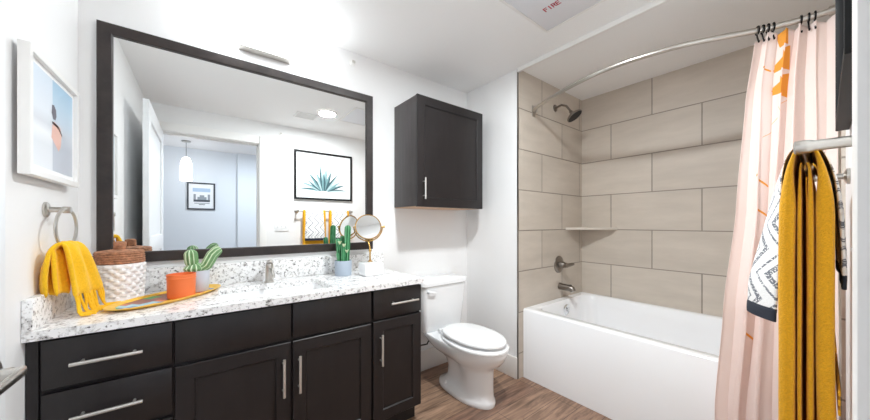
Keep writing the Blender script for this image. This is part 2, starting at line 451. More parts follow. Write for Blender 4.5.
# middle: sink base
c2 = thing('sink_cabinet', 'wide dark espresso cabinet below the sink with two doors and two blank drawer fronts', 'cabinet', (.77, -.26, 0))
carcass(c2, .3555, 1.1825, True)
slab('false_drawer_front', c2, .358, .767, .688, .848); slab('false_drawer_front', c2, .777, 1.176, .688, .848)
d = shaker('door', c2, .358, .767, .112, .672); bar_pull(d, .735, .522, True)
d = shaker('door', c2, .777, 1.176, .112, .672); bar_pull(d, .803, .52, True)
# right: one drawer over one door
c3 = thing('narrow_cabinet', 'narrow dark espresso cabinet beside the toilet with one drawer above one door', 'cabinet', (1.35, -.26, 0))
carcass(c3, 1.1835, 1.510)
d = slab('drawer', c3, 1.190, 1.510, .690, .848); bar_pull(d, 1.379, .768, False, .185)
d = shaker('door', c3, 1.190, 1.510, .112, .676); bar_pull(d, 1.231, .521, True)

# wall cabinet over the toilet
wc = thing('wall_cabinet', 'small dark espresso cabinet hung on the wall above the toilet', 'cabinet', (1.95, -.16, 1.34))
b = nb(); box(b, 1.624, 2.272, -.300, -.001, 1.347, 2.125, .001); obj('body', b, 'espresso_side', wc)
b = nb(); box(b, 1.630, 2.266, -.296, -.004, 1.342, 1.3465); o = obj('bottom_panel', b, 'under', wc); o['label'] = 'natural wood underside panel'
d = shaker('door', wc, 1.622, 2.274, 1.342, 2.127, y=-.321, rail=.062)
b = nb(); y = -.35
tube(b, [(1.672, y, 1.395), (1.672, y, 1.545)], .0062, 12)
for z in (1.42, 1.52): tube(b, [(1.672, -.319, z), (1.672, y, z)], .0045, 8)
obj('handle', b, 'satin', d)

# ------------------------------------------------------------------ worktop, sink, faucet
ZC = .888
ct = thing('countertop', 'white and grey speckled granite worktop on the dark vanity cabinets', 'countertop', (.76, -.27, .858))
b = nb()
n = 6
inner = rrect(.505, .995, -.455, -.145, ZC, .03, n)
def outer_match(z, x0=.001, x1=1.522, y0=-.5415, y1=-.001):
    o = []
    cs = [(x1, y1), (x0, y1), (x0, y0), (x1, y0)]
    per = n + 1
    for c in range(4):
        px, py = cs[c]; nx, ny = cs[(c + 1) % 4]; qx, qy = cs[c - 1]
        for k in range(per):
            t = k / (per - 1)
            if k < per // 2: o.append(Vector((px + (qx - px) * .0005 * (per // 2 - k), py + (qy - py) * .0005 * (per // 2 - k), z)))
            elif k == per // 2: o.append(Vector((px, py, z)))
            else: o.append(Vector((px + (nx - px) * .0005 * (k - per // 2), py + (ny - py) * .0005 * (k - per // 2), z)))
    return o
bot_in = [Vector((p.x, p.y, .858)) for p in inner]
top_in = inner
loft(b, [bot_in, top_in, outer_match(ZC), outer_match(.858), bot_in], False, False)
bmesh.ops.remove_doubles(b, verts=b.verts[:], dist=1e-5)
obj('slab', b, 'granite', ct, smooth=0)
b = nb(); box(b, .0225, 1.522, -.021, -.001, ZC + .0005, 1.004, .0015); obj('backsplash', b, 'granite', ct)
b = nb(); box(b, .001, .022, -.5415, -.001, ZC + .0005, .988, .0015); obj('side_splash', b, 'granite', ct)
sk = nb()
rings = [rrect(.50, 1.0, -.46, -.14, .8575, .035, 6), rrect(.508, .992, -.452, -.148, .8575, .03, 6), rrect(.512, .988, -.448, -.152, .80, .035, 6),
         rrect(.535, .965, -.425, -.175, .735, .05, 6), rrect(.60, .90, -.37, -.22, .722, .06, 6)]
loft(sk, rings, False, True)
snk = obj('sink', sk, 'porcelain', origin=(.75, -.3, .72), recalc=True, solid=.006, soff=-1)
tag(snk, 'white rectangular basin set under the granite worktop', 'sink')
b = nb(); lathe(b, [(.02, 0), (.021, .003), (.012, .004)], (.75, -.295, .7225), 20); o = obj('drain', b, 'chrome', snk)
fc = thing('faucet', 'brushed nickel single-lever faucet behind the sink', 'faucet', (.747, -.105, ZC))
b = nb(); lathe(b, [(.027, 0), (.027, .005), (.021, .008), (.02, .085), (.0205, .10), (.018, .105)], (.747, -.095, ZC + .0005), 24)
obj('body', b, 'nickel', fc)
b = nb(); tube(b, [(.747, -.1, .966), (.747, -.16, .958), (.747, -.205, .944), (.747, -.215, .93)], [.015, .0135, .012, .011], 14, sq=.8); obj('spout', b, 'nickel', fc)
b = nb(); tube(b, [(.747, -.082, .995), (.747, -.10, 1.004), (.747, -.15, 1.015)], [.016, .015, .008], 12, sq=1.0); obj('lever', b, 'nickel', fc)

# ------------------------------------------------------------------ big mirror
mr = thing('wall_mirror', 'large wall mirror in a dark wood frame above the vanity', 'mirror', (.746, -.012, 1.037))
b = nb()
x0, x1, z0, z1 = .0593, 1.4336, 1.037, 2.156; w = .051
def fr(d, y): return [Vector((x0 + d, y, z0 + d)), Vector((x1 - d, y, z0 + d)), Vector((x1 - d, y, z1 - d)), Vector((x0 + d, y, z1 - d))]
loft(b, [fr(0, -.001), fr(0, -.019), fr(.003, -.022), fr(w - .004, -.022), fr(w, -.018), fr(w, -.008)], False, False)
obj('frame', b, 'frame', mr)
b = nb(); box(b, x0 + .03, x1 - .03, -.0075, -.002, z0 + .03, z1 - .03); obj('mirror_glass', b, 'mirror', mr)

# ------------------------------------------------------------------ vanity light
vl = thing('vanity_light', 'lit vanity wall light with frosted glass above the mirror', 'wall light', (.74, -.06, 2.218))
b = nb(); box(b, .604, .878, -.062, -.001, 2.219, 2.236, .002); box(b, .604, .878, -.03, -.001, 2.236, 2.33, .002); obj('back_plate', b, 'nickel', vl)
b = nb(); 
loft(b, [rrect(.49, .99, -.135, -.035, 2.238, .045, 6), rrect(.485, .995, -.14, -.032, 2.25, .05, 6), rrect(.485, .995, -.14, -.032, 2.345, .05, 6), rrect(.50, .98, -.125, -.045, 2.352, .04, 6)])
obj('glass_shade', b, 'lampglass', vl)
# sidewall sprinklers
def sprinkler(x, y, z, s, label):
    t = thing('fire_sprinkler', label, 'sprinkler', (x, y, z))
    b = nb(); lathe(b, [(.022, 0), (.021, .006 * s), (.009, .008 * s), (.008, .02 * s)] if s > 0 else [(.022, 0), (.021, -.006), (.009, -.008), (.008, -.02)], (x, y, z), 20, 'Y'); obj('escutcheon', b, 'trim', t)
    b = nb(); box(b, x - .010, x + .010, y + .020 * s, y + .028 * s, z - .006, z + .006, .001); obj('deflector', b, 'nickel', t)
sprinkler(1.284, -.0005, 2.362, -1, 'tiny white sidewall sprinkler high on the vanity wall right of the mirror')
sprinkler(1.215, YO + .0005, 2.335, 1, 'tiny white sidewall sprinkler seen in the mirror, high beside the doorway')

# ------------------------------------------------------------------ ceiling fixtures
dl = thing('downlight', 'round lit ceiling downlight seen reflected in the mirror', 'ceiling light', (1.53, -1.31, HC))
b = nb(); lathe(b, [(.105, -.0005), (.102, -.010), (.088, -.014), (.086, -.004)], (1.53, -1.31, HC), 40, cap=False); obj('trim_ring', b, 'trim', dl)
b = nb(); lathe(b, [(.086, -.004), (.06, -.011), (.001, -.012)], (1.53, -1.31, HC), 40, cap=False); obj('lens', b, 'downdisc', dl)
ld = bpy.data.lights.new('downlight_lamp', 'AREA'); ld.shape = 'DISK'; ld.size = .17; ld.energy = DOWNLIGHT_W; ld.color = (.93, .98, 1)
lo = bpy.data.objects.new('lamp', ld); C.objects.link(lo); lo.parent = dl; lo.location = (0, 0, -.02)
vt = thing('ceiling_vent', 'small white slatted ceiling vent seen reflected in the mirror', 'vent', (1.37, -1.55, HC))
b = nb(); box(b, 1.27, 1.47, -1.62, -1.48, HC - .003, HC - .0005); obj('backing', b, 'rubber', vt)
b = nb()
for (a0, a1, c0, c1) in ((1.255, 1.485, -1.635, -1.617), (1.255, 1.485, -1.483, -1.465), (1.255, 1.273, -1.617, -1.483), (1.467, 1.485, -1.617, -1.483)): box(b, a0, a1, c0, c1, HC - .012, HC - .001, .001)
obj('frame', b, 'trim', vt)
b = nb()
for i in range(7): box(b, 1.275, 1.465, -1.608 + i * .018, -1.598 + i * .018, HC - .010, HC - .005)
obj('louvre', b, 'trim', vt)
# access panel with lettering
ap = thing('ceiling_access_panel', 'flat white ceiling access panel with red FIRE lettering', 'access panel', (1.94, -1.22, HC))
b = nb(); box(b, 1.725, 2.155, -1.455, -.985, HC - .006, HC - .0008, .001); obj('panel', b, 'panel', ap)
b = nb()
for (a0, a1, c0, c1) in ((1.71, 1.7235, -1.47, -.97), (2.1565, 2.17, -1.47, -.97), (1.7235, 2.1565, -1.47, -1.4565), (1.7235, 2.1565, -.9835, -.97)): box(b, a0, a1, c0, c1, HC - .009, HC - .0008, .001)
obj('frame', b, 'trim', ap)
def strokes(par, name, glyphs, m, h=.030, wd=.017, gap=.007, th=.0055):
    # lettering on the ceiling: reads towards -Y, tops towards -X
    b = nb(); y = -1.076
    for g in glyphs:
        for (ax, ay, bx, by) in g:
            p = Vector((1.995 - ay * h, y - ax * wd, HC - .0065)); q = Vector((1.995 - by * h, y - bx * wd, HC - .0065))
            d = (q - p).normalized(); s = Vector((-d.y, d.x, 0)) * th / 2
            p -= d * th / 2; q += d * th / 2
            vs = [p + s, q + s, q - s, p - s]
            f = poly(b, vs); ex = bmesh.ops.extrude_face_region(b, geom=[f]); bmesh.ops.translate(b, verts=[v for v in ex['geom'] if isinstance(v, bmesh.types.BMVert)], vec=(0, 0, -.0006))
        y -= wd + gap
    obj(name, b, m, par)
Fg = [(0, 0, 0, 1), (0, 1, 1, 1), (0, .55, .75, .55)]
Ig = [(.5, 0, .5, 1)]
Rg = [(0, 0, 0, 1), (0, 1, .8, 1), (.8, 1, .95, .78), (.95, .78, .8, .55), (0, .55, .8, .55), (.5, .55, 1, 0)]
Eg = [(0, 0, 0, 1), (0, 1, 1, 1), (0, .52, .8, .52), (0, 0, 1, 0)]
strokes(ap, 'lettering', [Fg, Ig, Rg, Eg], 'red')

# ------------------------------------------------------------------ left wall: framed print, towel ring, towel
pf = thing('framed_print', 'white box-framed beach print hanging on the left wall', 'picture', (.018, -.37, 1.374))
y0, y1, z0, z1 = -.602, -.150, 1.374, 1.768
b = nb()
def fy(d, x): return [Vector((x, y0 + d, z0 + d)), Vector((x, y1 - d, z0 + d)), Vector((x, y1 - d, z1 - d)), Vector((x, y0 + d, z1 - d))]
loft(b, [fy(0, .0115), fy(0, .034), fy(.001, .036), fy(.019, .036), fy(.020, .035), fy(.020, .024)], False, False)
obj('frame', b, 'trim', pf)
b = nb(); box(b, .016, .0235, y0 + .012, y1 - .012, z0 + .012, z1 - .012); obj('mat_board', b, 'paper', pf)
b = nb(); box(b, .0005, .0155, y0 + .05, y1 - .05, z0 + .06, z1 - .06); o = obj('backing', b, 'under', pf); o['label'] = 'brown wooden backing'
b = nb()
ya, yb, ym = y0 + .036, y1 - .034, y0 + .215
za, zb = z0 + .038, z1 - .036
X = .0242
def strip(bm, ya, yb, zs, m0):
    for i in range(len(zs) - 1): poly(bm, [(X, ya, zs[i]), (X, yb, zs[i]), (X, yb, zs[i + 1]), (X, ya, zs[i + 1])], m0[i])
lerpz = lambda t: za + (zb - za) * t
def ramp_mat(name, stops):
    m = bpy.data.materials.new(name); m.use_nodes = True; nt = m.node_tree; p = nt.nodes['Principled BSDF']; p.inputs['Roughness'].default_value = .35
    g = nt.nodes.new('ShaderNodeNewGeometry'); sp = nt.nodes.new('ShaderNodeSeparateXYZ'); nt.links.new(g.outputs['Position'], sp.inputs[0])
    mr_ = nt.nodes.new('ShaderNodeMapRange'); mr_.inputs[1].default_value = za; mr_.inputs[2].default_value = zb; nt.links.new(sp.outputs['Z'], mr_.inputs[0])
    r = nt.nodes.new('ShaderNodeValToRGB'); nt.links.new(mr_.outputs[0], r.inputs[0]); nt.links.new(r.outputs[0], p.inputs['Base Color'])
    while len(r.color_ramp.elements) < len(stops): r.color_ramp.elements.new(.5)
    for e, (t, c) in zip(r.color_ramp.elements, stops): e.position = t; e.color = srgb(c)
    return m
strip(b, ya, ym, [za, zb], [0]); strip(b, ym, yb, [za, zb], [1])
art = [ramp_mat('beach_left', [(0, '#e6e9ee'), (.25, '#dfe3e8'), (.38, '#edf0f3'), (.48, '#d5d9e0'), (.6, '#dfe6ee'), (1, '#d3dfec')]),
       ramp_mat('beach_right', [(0, '#c2c7d1'), (.3, '#b9bfca'), (.46, '#c9d0da'), (.56, '#c3d2e0'), (.8, '#b3cee2'), (1, '#9fc3dd')])]
obj('beach_print', b, art, pf, smooth=0)
b = nb(); X = .0246
def blob(pts, mi):
    poly(b, [(X, ym + p[0], za + (zb - za) * p[1]) for p in pts], mi)
blob([(-.006, .72), (.012, .73), (.030, .69), (.034, .62), (.024, .57), (.004, .57), (-.010, .63)], 0)
blob([(-.012, .36), (.02, .30), (.055, .24), (.075, .30), (.085, .44), (.07, .52), (.012, .55), (-.004, .50)], 1)
blob([(-.006, .54), (.05, .53), (.088, .45), (.088, .425), (.05, .50), (-.006, .515)], 0)
obj('figure_print', b, [mat('print_dark', '#5a5563', .4), mat('print_pink', '#e5b7a8', .4)], pf, smooth=0)

tr = thing('towel_ring', 'brushed nickel towel ring on the left wall beside the mirror', 'towel ring', (0, -.362, 1.275))
b = nb(); lathe(b, [(.027, .0005), (.027, .006), (.023, .009), (.010, .011), (.009, .040), (.012, .042), (.012, .060), (.010, .062)], (0, -.362, 1.275), 28, 'X'); obj('post', b, 'nickel', tr)
b = nb(); RR = .070
tube(b, [(.051 + .12 * RR * sin(a), -.366 + RR * sin(a), 1.279 - RR + RR * cos(a)) for a in [2 * pi * k / 48 for k in range(48)]], .0048, 10, closed=True); obj('ring', b, 'nickel', tr)

# mustard hand towel pulled through the ring
ht = thing('hand_towel', 'mustard yellow hand towel with fringed end hanging from the towel ring', 'towel', (.08, -.41, .89))
def cloth(name, rows_, nu, folds, am, ph0, th=.013):
    b = nb(); rows = []
    for i, (pl, pr, z) in enumerate(rows_):
        pl, pr = Vector((*pl, z)), Vector((*pr, z)); nrm = (pr - pl).cross(Vector((0, 0, 1))).normalized(); row = []
        a_ = am * (.35 if z > 1.12 else 1.0)
        for k in range(nu + 1):
            t = k / nu; p = pl + (pr - pl) * t; ph = t * 2 * pi * folds + ph0
            d = a_ * sin(ph) + .005 * noise.noise((p.y * 28, z * 18, ph0))
            p = p + nrm * d; p.x = max(.011, p.x); p.z += .004 * sin(ph * 1.3) - (.010 * abs(t - .5) if i in (4, 5, 6) else 0)
            row.append(p)
        rows.append(row)
    loft(b, rows, False, False, closed=False)
    return b, rows
cb_, rows = cloth('cloth', [((.020, -.452), (.026, -.33), .972), ((.018, -.466), (.026, -.335), 1.03), ((.020, -.466), (.032, -.34), 1.08), ((.027, -.458), (.042, -.345), 1.125), ((.038, -.446), (.054, -.335), 1.150),
   ((.048, -.440), (.064, -.33), 1.159), ((.058, -.438), (.078, -.335), 1.156), ((.063, -.44), (.088, -.32), 1.13), ((.067, -.438), (.096, -.29), 1.08), ((.070, -.43), (.103, -.262), 1.03), ((.074, -.424), (.110, -.243), .985), ((.076, -.42), (.113, -.238), .960)], 26, 2.3, .008, 1.0)
obj('cloth', cb_, 'mustard2', ht, smooth=80, solid=.012, soff=0, sub=1)
cb_, _r = cloth('fold', [((.040, -.452), (.050, -.37), 1.140), ((.041, -.458), (.055, -.37), 1.10), ((.040, -.452), (.058, -.36), 1.04), ((.044, -.446), (.062, -.36), .975)], 14, 1.4, .006, 2.2)
obj('inner_fold', cb_, 'mustard2', ht, smooth=80, solid=.012, soff=0, sub=1)
nu = 26
b = nb()
b = nb()
for k in range(15):
    t = (k + .5) / 15; p = rows[-1][round(t * nu)]
    q = Vector((p.x + .010 + .012 * random.random(), p.y - .006 + .012 * random.random(), .8965))
    tube(b, [p + Vector((0, 0, .006)), p + Vector((.004, .003 * random.uniform(-1, 1), -.018)), q + Vector((-.006, 0, .012)), q, q + Vector((.022 + .02 * random.random(), random.uniform(-.012, .012), -.001))], [.0045, .0042, .004, .0042, .0038], 7)
obj('fringe', b, 'mustard2', ht)

# ------------------------------------------------------------------ counter-top objects
bx, by = .152, -.135
bk = thing('lidded_basket', 'round white woven basket with a brown coiled lid in the counter corner', 'basket', (bx, by, ZC))
b = nb()
prof = []
NR = 9
def bump_ring(r, z, row, n=56):
    o = []
    for k in range(n):
        a = 2 * pi * k / n
        rr = r + .0035 * (1 if ((k // 2 + row) % 2) else -1)
        o.append(Vector((bx + rr * cos(a), by + rr * sin(a), z)))
    return o
rings = [[Vector((bx + .074 * cos(2 * pi * k / 56), by + .074 * sin(2 * pi * k / 56), ZC + .001)) for k in range(56)]]
for i in range(NR):
    z = ZC + .006 + i * .0172
    rings += [bump_ring(.0745 + .0008 * i, z, i), bump_ring(.0765 + .0008 * i, z + .0075, i), bump_ring(.0745 + .0008 * i, z + .015, i)]
rings.append([Vector((bx + .078 * cos(2 * pi * k / 56), by + .078 * sin(2 * pi * k / 56), ZC + .162)) for k in range(56)])
loft(b, rings); obj('woven_body', b, 'wicker', bk, smooth=60)
ld_ = nb()
zl = ZC + .163; pr = [(.001, zl), (.080, zl)]
for i in range(5):
    zc_ = zl + .005 + i * .0098; r0 = .083 - .0006 * i
    for a in (-70, -35, 0, 35, 70): pr.append((r0 - .005 + .005 * cos(radians(a)) , zc_ + .0047 * sin(radians(a))))
for i in range(5):
    r0 = .073 - i * .0115; zt = zl + .050 + i * .0018
    for a in (20, 60, 100, 140): pr.append((r0 + .0055 * cos(radians(a)), zt + .0035 * sin(radians(a))))
pr.append((.022, zl + .058))
lathe(ld_, pr, (bx, by, 0), 48, cap=True); lid = obj('lid', ld_, 'coil', bk)
b = nb(); lathe(b, [(.018, zl + .058), (.021, zl + .062), (.022, zl + .07), (.0205, zl + .077), (.022, zl + .083), (.021, zl + .091), (.012, zl + .095), (.001, zl + .096)], (bx, by, 0), 28); obj('knob', b, 'coil', lid)

# oval tray, multicoloured
ty = thing('oval_tray', 'long multicoloured oval tray with a yellow rim on the granite counter', 'tray', (.325, -.235, ZC))
rot = radians(45); tcx, tcy = .330, -.240; A, B_ = .242, .106
def ell(f, z, n=72, df=0): 
    o = []
    for k in range(n):
        a = 2 * pi * k / n; u = (A * f + df) * math.copysign(abs(cos(a)) ** .92, cos(a)); v = (B_ * f + df) * sin(a)
        o.append(Vector((tcx + u * cos(rot) - v * sin(rot), tcy + u * sin(rot) + v * cos(rot), z)))
    return o
b = nb(); loft(b, [ell(.86, ZC + .0008), ell(1, ZC + .012), ell(1, ZC + .0145), ell(1, ZC + .0145, df=-.006), ell(.9, ZC + .006), ell(.86, ZC + .0045)])
obj('rim', b, 'tray_yellow' if 'tray_yellow' in M else mat('tray_yellow', '#eabb4a', .35, vary=.1, vscale=14), ty)
b = nb()
cols = ['#8a4b4a', '#9fd0e2', '#2fa163', '#efb52c', '#b5584d', '#4f7fb8', '#7d3a35', '#e07a42']
tm = [mat('tray_glaze_%d' % i, c, .3) for i, c in enumerate(cols)]
ctr = ell(.88, ZC + .0052, 48)
NS = 16
xs = sorted(range(48), key=lambda k: k)
# diagonal patches of glaze: lens cut in strips across the long axis
for i in range(NS):
    t0 = -1 + 2 * i / NS; t1 = -1 + 2 * (i + 1) / NS
    def cutp(t, s):
        u = A * .865 * t; v = B_ * .865 * sqrt(max(0, 1 - t * t)) * s
        return Vector((tcx + u * cos(rot) - v * sin(rot), tcy + u * sin(rot) + v * cos(rot), ZC + .0056))
    for j in range(4):
        s0 = -1 + j * .5; s1 = s0 + .5
        pts = [cutp(t0, s0), cutp(t1, s0), cutp(t1, s1), cutp(t0, s1)]
        mi = {0: [3, 3, 7, 3, 5, 3, 3, 2, 3, 3, 3, 7, 3, 3, 5, 3], 1: [3, 5, 1, 1, 1, 7, 0, 0, 3, 0, 0, 3, 3, 3, 5, 3], 2: [5, 1, 1, 0, 0, 0, 4, 0, 0, 0, 2, 0, 3, 3, 2, 5], 3: [2, 1, 4, 0, 0, 0, 2, 2, 0, 0, 4, 0, 2, 3, 3, 2]}[j][i]
        try: poly(b, pts, mi)
        except ValueError: pass
bmesh.ops.remove_doubles(b, verts=b.verts[:], dist=1e-6)
obj('glazed_inside', b, tm, ty, smooth=0)

ZT = ZC + .0062
# orange pot
op = thing('orange_pot', 'empty orange ceramic pot standing on the oval tray', 'pot', (.367, -.275, ZT))
b = nb(); lathe(b, [(.001, 0), (.0465, 0), (.0495, .004), (.0515, .095), (.0525, .098), (.0525, .104), (.049, .1045), (.047, .09), (.045, .012), (.001, .010)], (.367, -.275, ZT), 44, cap=False); obj('pot_body', b, 'terracotta', op)
b = nb(); lathe(b, [(.0515, .084), (.0528, .086), (.0528, .089), (.0515, .091)], (.367, -.275, ZT), 44, cap=False); obj('rim_band', b, 'terracotta', op)

def ridged(b, pts, radii, ribs, depth, mi=0, n=None, ridge_mi=1):
    n = n or ribs * 4
    P, T, N = frames(pts); R = []
    for i in range(len(P)):
        Bv = T[i].cross(N[i]); ring = []
        for k in range(n):
            a = 2 * pi * k / n
            rr = radii[i] * (1 + depth * cos(a * ribs))
            ring.append(P[i] + N[i] * rr * cos(a) + Bv * rr * sin(a))
        R.append(ring)
    V = [[b.verts.new(p) for p in r] for r in R]
    step = n // ribs
    for i in range(len(V) - 1):
        for k in range(n):
            f = b.faces.new((V[i][k], V[i][(k + 1) % n], V[i + 1][(k + 1) % n], V[i + 1][k]))
            near = (k % step) == 0
            f.material_index = ridge_mi if near else mi
    b.faces.new(V[0][::-1]); b.faces.new(V[-1])
def capsule(p, q, r, n=12, taper=1.0):
    p, q = Vector(p), Vector(q); d = (q - p); L = d.length; d.normalize(); P = []; R = []
    for i in range(n + 1):
        t = (1 - cos(pi * i / n)) / 2
        s = t * L
        lo = r * .85; e = 1.0
        if s < lo: e = sqrt(max(.04, 1 - ((lo - s) / lo) ** 2)) 
        if L - s < r: e = min(e, sqrt(max(.02, 1 - ((r - (L - s)) / r) ** 2)))
        P.append(p + d * s); R.append(r * e * (1 + (taper - 1) * t))
    return P, R
# grey pot with a round lobed cactus
gx, gy = .424, -.168
gp = thing('potted_cactus', 'squat lobed cactus in a pale grey pot behind the orange pot', 'potted cactus', (gx, gy, ZT))
b = nb(); lathe(b, [(.001, 0), (.040, 0), (.043, .004), (.0475, .098), (.0475, .102), (.044, .1022), (.043, .085), (.001, .084)], (gx, gy, ZT), 40, cap=False); pot = obj('pot', b, 'greypot', gp)
b = nb(); lathe(b, [(.043, .086), (.02, .09), (.001, .091)], (gx, gy, ZT), 28, cap=False); obj('soil', b, 'soil', pot)
b = nb(); P, R = capsule((gx - .012, gy - .012, ZT + .088), (gx - .012, gy - .012, ZT + .140), .046, 12); ridged(b, P, R, 13, .09, n=52); obj('cactus_body', b, ['cactus', 'spine'], gp)
b = nb(); P, R = capsule((gx - .022, gy - .014, ZT + .122), (gx - .028, gy - .012, ZT + .205), .025, 12); ridged(b, P, R, 10, .1, n=40); obj('cactus_lobe', b, ['cactus', 'spine'], gp)
b = nb()
pts = [Vector((gx + .015, gy - .02, ZT + .11)), Vector((gx + .034, gy - .022, ZT + .125)), Vector((gx + .046, gy - .022, ZT + .15)), Vector((gx + .058, gy - .02, ZT + .175)), Vector((gx + .074, gy - .018, ZT + .192)), Vector((gx + .081, gy - .017, ZT + .1965)), Vector((gx + .087, gy - .016, ZT + .2005)), Vector((gx + .091, gy - .015, ZT + .203)), Vector((gx + .093, gy - .015, ZT + .204))]
ridged(b, pts, [.019, .023, .024, .024, .0225, .0205, .0165, .011, .002], 9, .1, n=36); obj('cactus_arm', b, ['cactus', 'spine'], gp)

# blue pot with columnar cactus
kx, ky = 1.166, -.135
kp = thing('columnar_cactus', 'tall columnar cactus in a dusty blue pot beside the makeup mirror', 'potted cactus', (kx, ky, ZC))
b = nb(); lathe(b, [(.001, .0005), (.050, .0005), (.052, .004), (.0535, .093), (.0525, .097), (.049, .097), (.048, .08), (.001, .079)], (kx, ky, ZC), 44, cap=False); pot = obj('pot', b, 'bluepot', kp)
b = nb(); lathe(b, [(.048, .082), (.02, .085), (.001, .086)], (kx, ky, ZC), 28, cap=False); obj('soil', b, 'soil', pot)
for dx, dy, h, r in ((.022, -.010, .325, .018), (-.026, .004, .240, .014), (-.010, -.024, .195, .011), (.004, .024, .255, .012), (-.036, -.016, .15, .009)):
    b = nb(); P, R = capsule((kx + dx * .8, ky + dy * .8, ZC + .078), (kx + dx * 1.25, ky + dy * 1.2, ZC + h), r, 18); R[0] = R[1] = r * .9; ridged(b, P, R, 7, .14, n=28); obj('cactus_column', b, ['column', 'spine2'], kp)
b = nb()
for (px, py, pz) in ((kx - .03, ky - .02, ZC + .215), (kx - .014, ky - .05, ZC + .20), (kx + .012, ky - .03, ZC + .16)):
    for k in range(5):
        a = 2 * pi * k / 5; tube(b, [(px, py, pz - .012), (px + .006 * cos(a), py + .006 * sin(a), pz), (px + .012 * cos(a), py + .012 * sin(a), pz + .008)], [.003, .0045, .001], 6)
obj('cactus_flower', b, mat('pale_flower', '#c9d6b0', .7), kp)

# makeup mirror on a white box base
mm = thing('makeup_mirror', 'round brass swivel mirror on a white block base on the counter', 'mirror', (1.31, -.238, ZC))
b = nb(); box(b, -.066, .066, -.050, .050, .0005, .084, .009, 3)
rz = Matrix.Rotation(radians(3), 4, 'Z')
bmesh.ops.transform(b, matrix=Matrix.Translation((1.313, -.238, ZC)) @ rz, verts=b.verts[:])
obj('block_base', b, 'porcelain', mm)
mc = Vector((1.322, -.178, 1.201)); face = Vector((.4403 - 1.322 + .25, -2.0493 + .178, .58)).normalized(); sx = Vector((0, 0, 1)).cross(face).normalized()
if sx.x < 0: sx = -sx
b = nb(); tube(b, [(1.322, -.205, ZC + .0835), (1.322, -.205, ZC + .089), (1.322, -.205, ZC + .094)], [.016, .015, .006], 16); tube(b, [(1.322, -.205, ZC + .088), (1.322, -.203, 1.06), (1.322, -.190, 1.085), (1.322, -.179, 1.106)], .0055, 12)
lathe(b, [(.006, 0), (.010, .006), (.010, .014), (.006, .02)], (1.322, -.204, 1.035), 14)
obj('stem', b, 'gold', mm)
b = nb(); tube(b, [mc + sx * .094 * cos(a) + Vector((0, 0, .094 * sin(a))) for a in [pi + pi * k / 30 for k in range(31)]], .0042, 8); obj('yoke', b, 'gold', mm)
R3 = face.to_track_quat('Z', 'Y').to_matrix()
b = nb(); lathe(b, [(.080, -.003), (.081, -.006), (.086, -.004), (.088, .0), (.086, .004), (.081, .006), (.080, .003)], mc, 48, rot=R3, cap=False); hd_ = obj('mirror_rim', b, 'gold', mm)
b = nb(); lathe(b, [(.0005, -.0032), (.0805, -.0030), (.0805, .0030), (.0005, .0032)], mc, 48, rot=R3, cap=False); obj('mirror_face', b, 'mirror', mm)
b = nb(); tube(b, [mc + sx * .087, mc + sx * .098, mc + sx * .100, mc + sx * .110], [.004, .004, .0075, .0075], 12); obj('pivot_knob', b, 'gold', mm)
b = nb(); tube(b, [mc - sx * .087, mc - sx * .098, mc - sx * .100], [.004, .004, .006], 10); obj('pivot_knob', b, 'gold', mm)

# ------------------------------------------------------------------ toilet
tx = 1.960
tl = thing('toilet', 'white two-piece toilet with closed lid between vanity and bath', 'toilet', (tx, -.42, 0))
def rr2(hx, yb, yf, z, r, n=8): return rrect(tx - hx, tx + hx, yf, yb, z, r, n)
b = nb()
loft(b, [rr2(.185, -.022, -.195, .385, .03), rr2(.195, -.02, -.205, .40, .035), rr2(.215, -.02, -.220, .60, .04), rr2(.222, -.018, -.228, .742, .042)]); obj('tank', b, 'porcelain', tl, smooth=40)
b = nb()
loft(b, [rr2(.226, -.015, -.232, .742, .04), rr2(.234, -.012, -.240, .748, .045), rr2(.235, -.012, -.241, .768, .045), rr2(.230, -.015, -.236, .782, .042), rr2(.21, -.03, -.215, .787, .035)]); obj('tank_lid', b, 'porcelain', tl, smooth=50)
b = nb(); lathe(b, [(.012, 0), (.012, -.010), (.009, -.014), (.009, -.02)], (1.785, -.226, .705), 16, 'Y'); tube(b, [(1.778, -.246, .706), (1.80, -.25, .705), (1.835, -.247, .697), (1.848, -.243, .693)], [.010, .009, .009, .007], 10, sq=.6); obj('flush_lever', b, 'plastic', tl)
def egg(z, yf, yb, hw, wpos=.52, n=48, sq=1.0):
    # front tip at yf, back at yb, widest at fraction wpos from the front
    yc = yf + (yb - yf) * wpos; o = []; z *= .962; hw -= .004
    for k in range(n):
        a = 2 * pi * k / n; c, s = cos(a), sin(a)
        L = (yc - yf) if s < 0 else (yb - yc)
        e = 1.0 if s < 0 else sq
        xx = hw * math.copysign(abs(c) ** e, c); yy = L * math.copysign(abs(s) ** e, s)
        o.append(Vector((tx + xx, yc + yy, z)))
    return o
b = nb()
def ped(z, yf, yb, hw, w, sq, pinch=0):
    r = egg(z, yf, yb, hw, w, sq=sq)
    for p in r:
        t = (p.y - yf) / (yb - yf)
        p.x = tx + (p.x - tx) * (1 - pinch * math.exp(-((t - .62) / .16) ** 2))
    return r
loft(b, [ped(0, -.706, -.208, .120, .45, .7), ped(.018, -.710, -.203, .127, .45, .7), ped(.038, -.706, -.208, .121, .45, .7), ped(.056, -.697, -.25, .104, .40, .75, .15),
         ped(.10, -.694, -.28, .096, .36, .8, .30), ped(.17, -.692, -.29, .098, .36, .8, .32), ped(.235, -.693, -.27, .108, .40, .75, .26), ped(.270, -.706, -.24, .130, .45, .7, .16),
         ped(.300, -.752, -.18, .160, .48, .65, .06), ped(.335, -.780, -.11, .174, .48, .6), ped(.368, -.797, -.06, .182, .45, .55), ped(.392, -.800, -.045, .184, .45, .5), ped(.402, -.795, -.05, .180, .45, .5)])
obj('bowl', b, 'porcelain', tl, smooth=60)
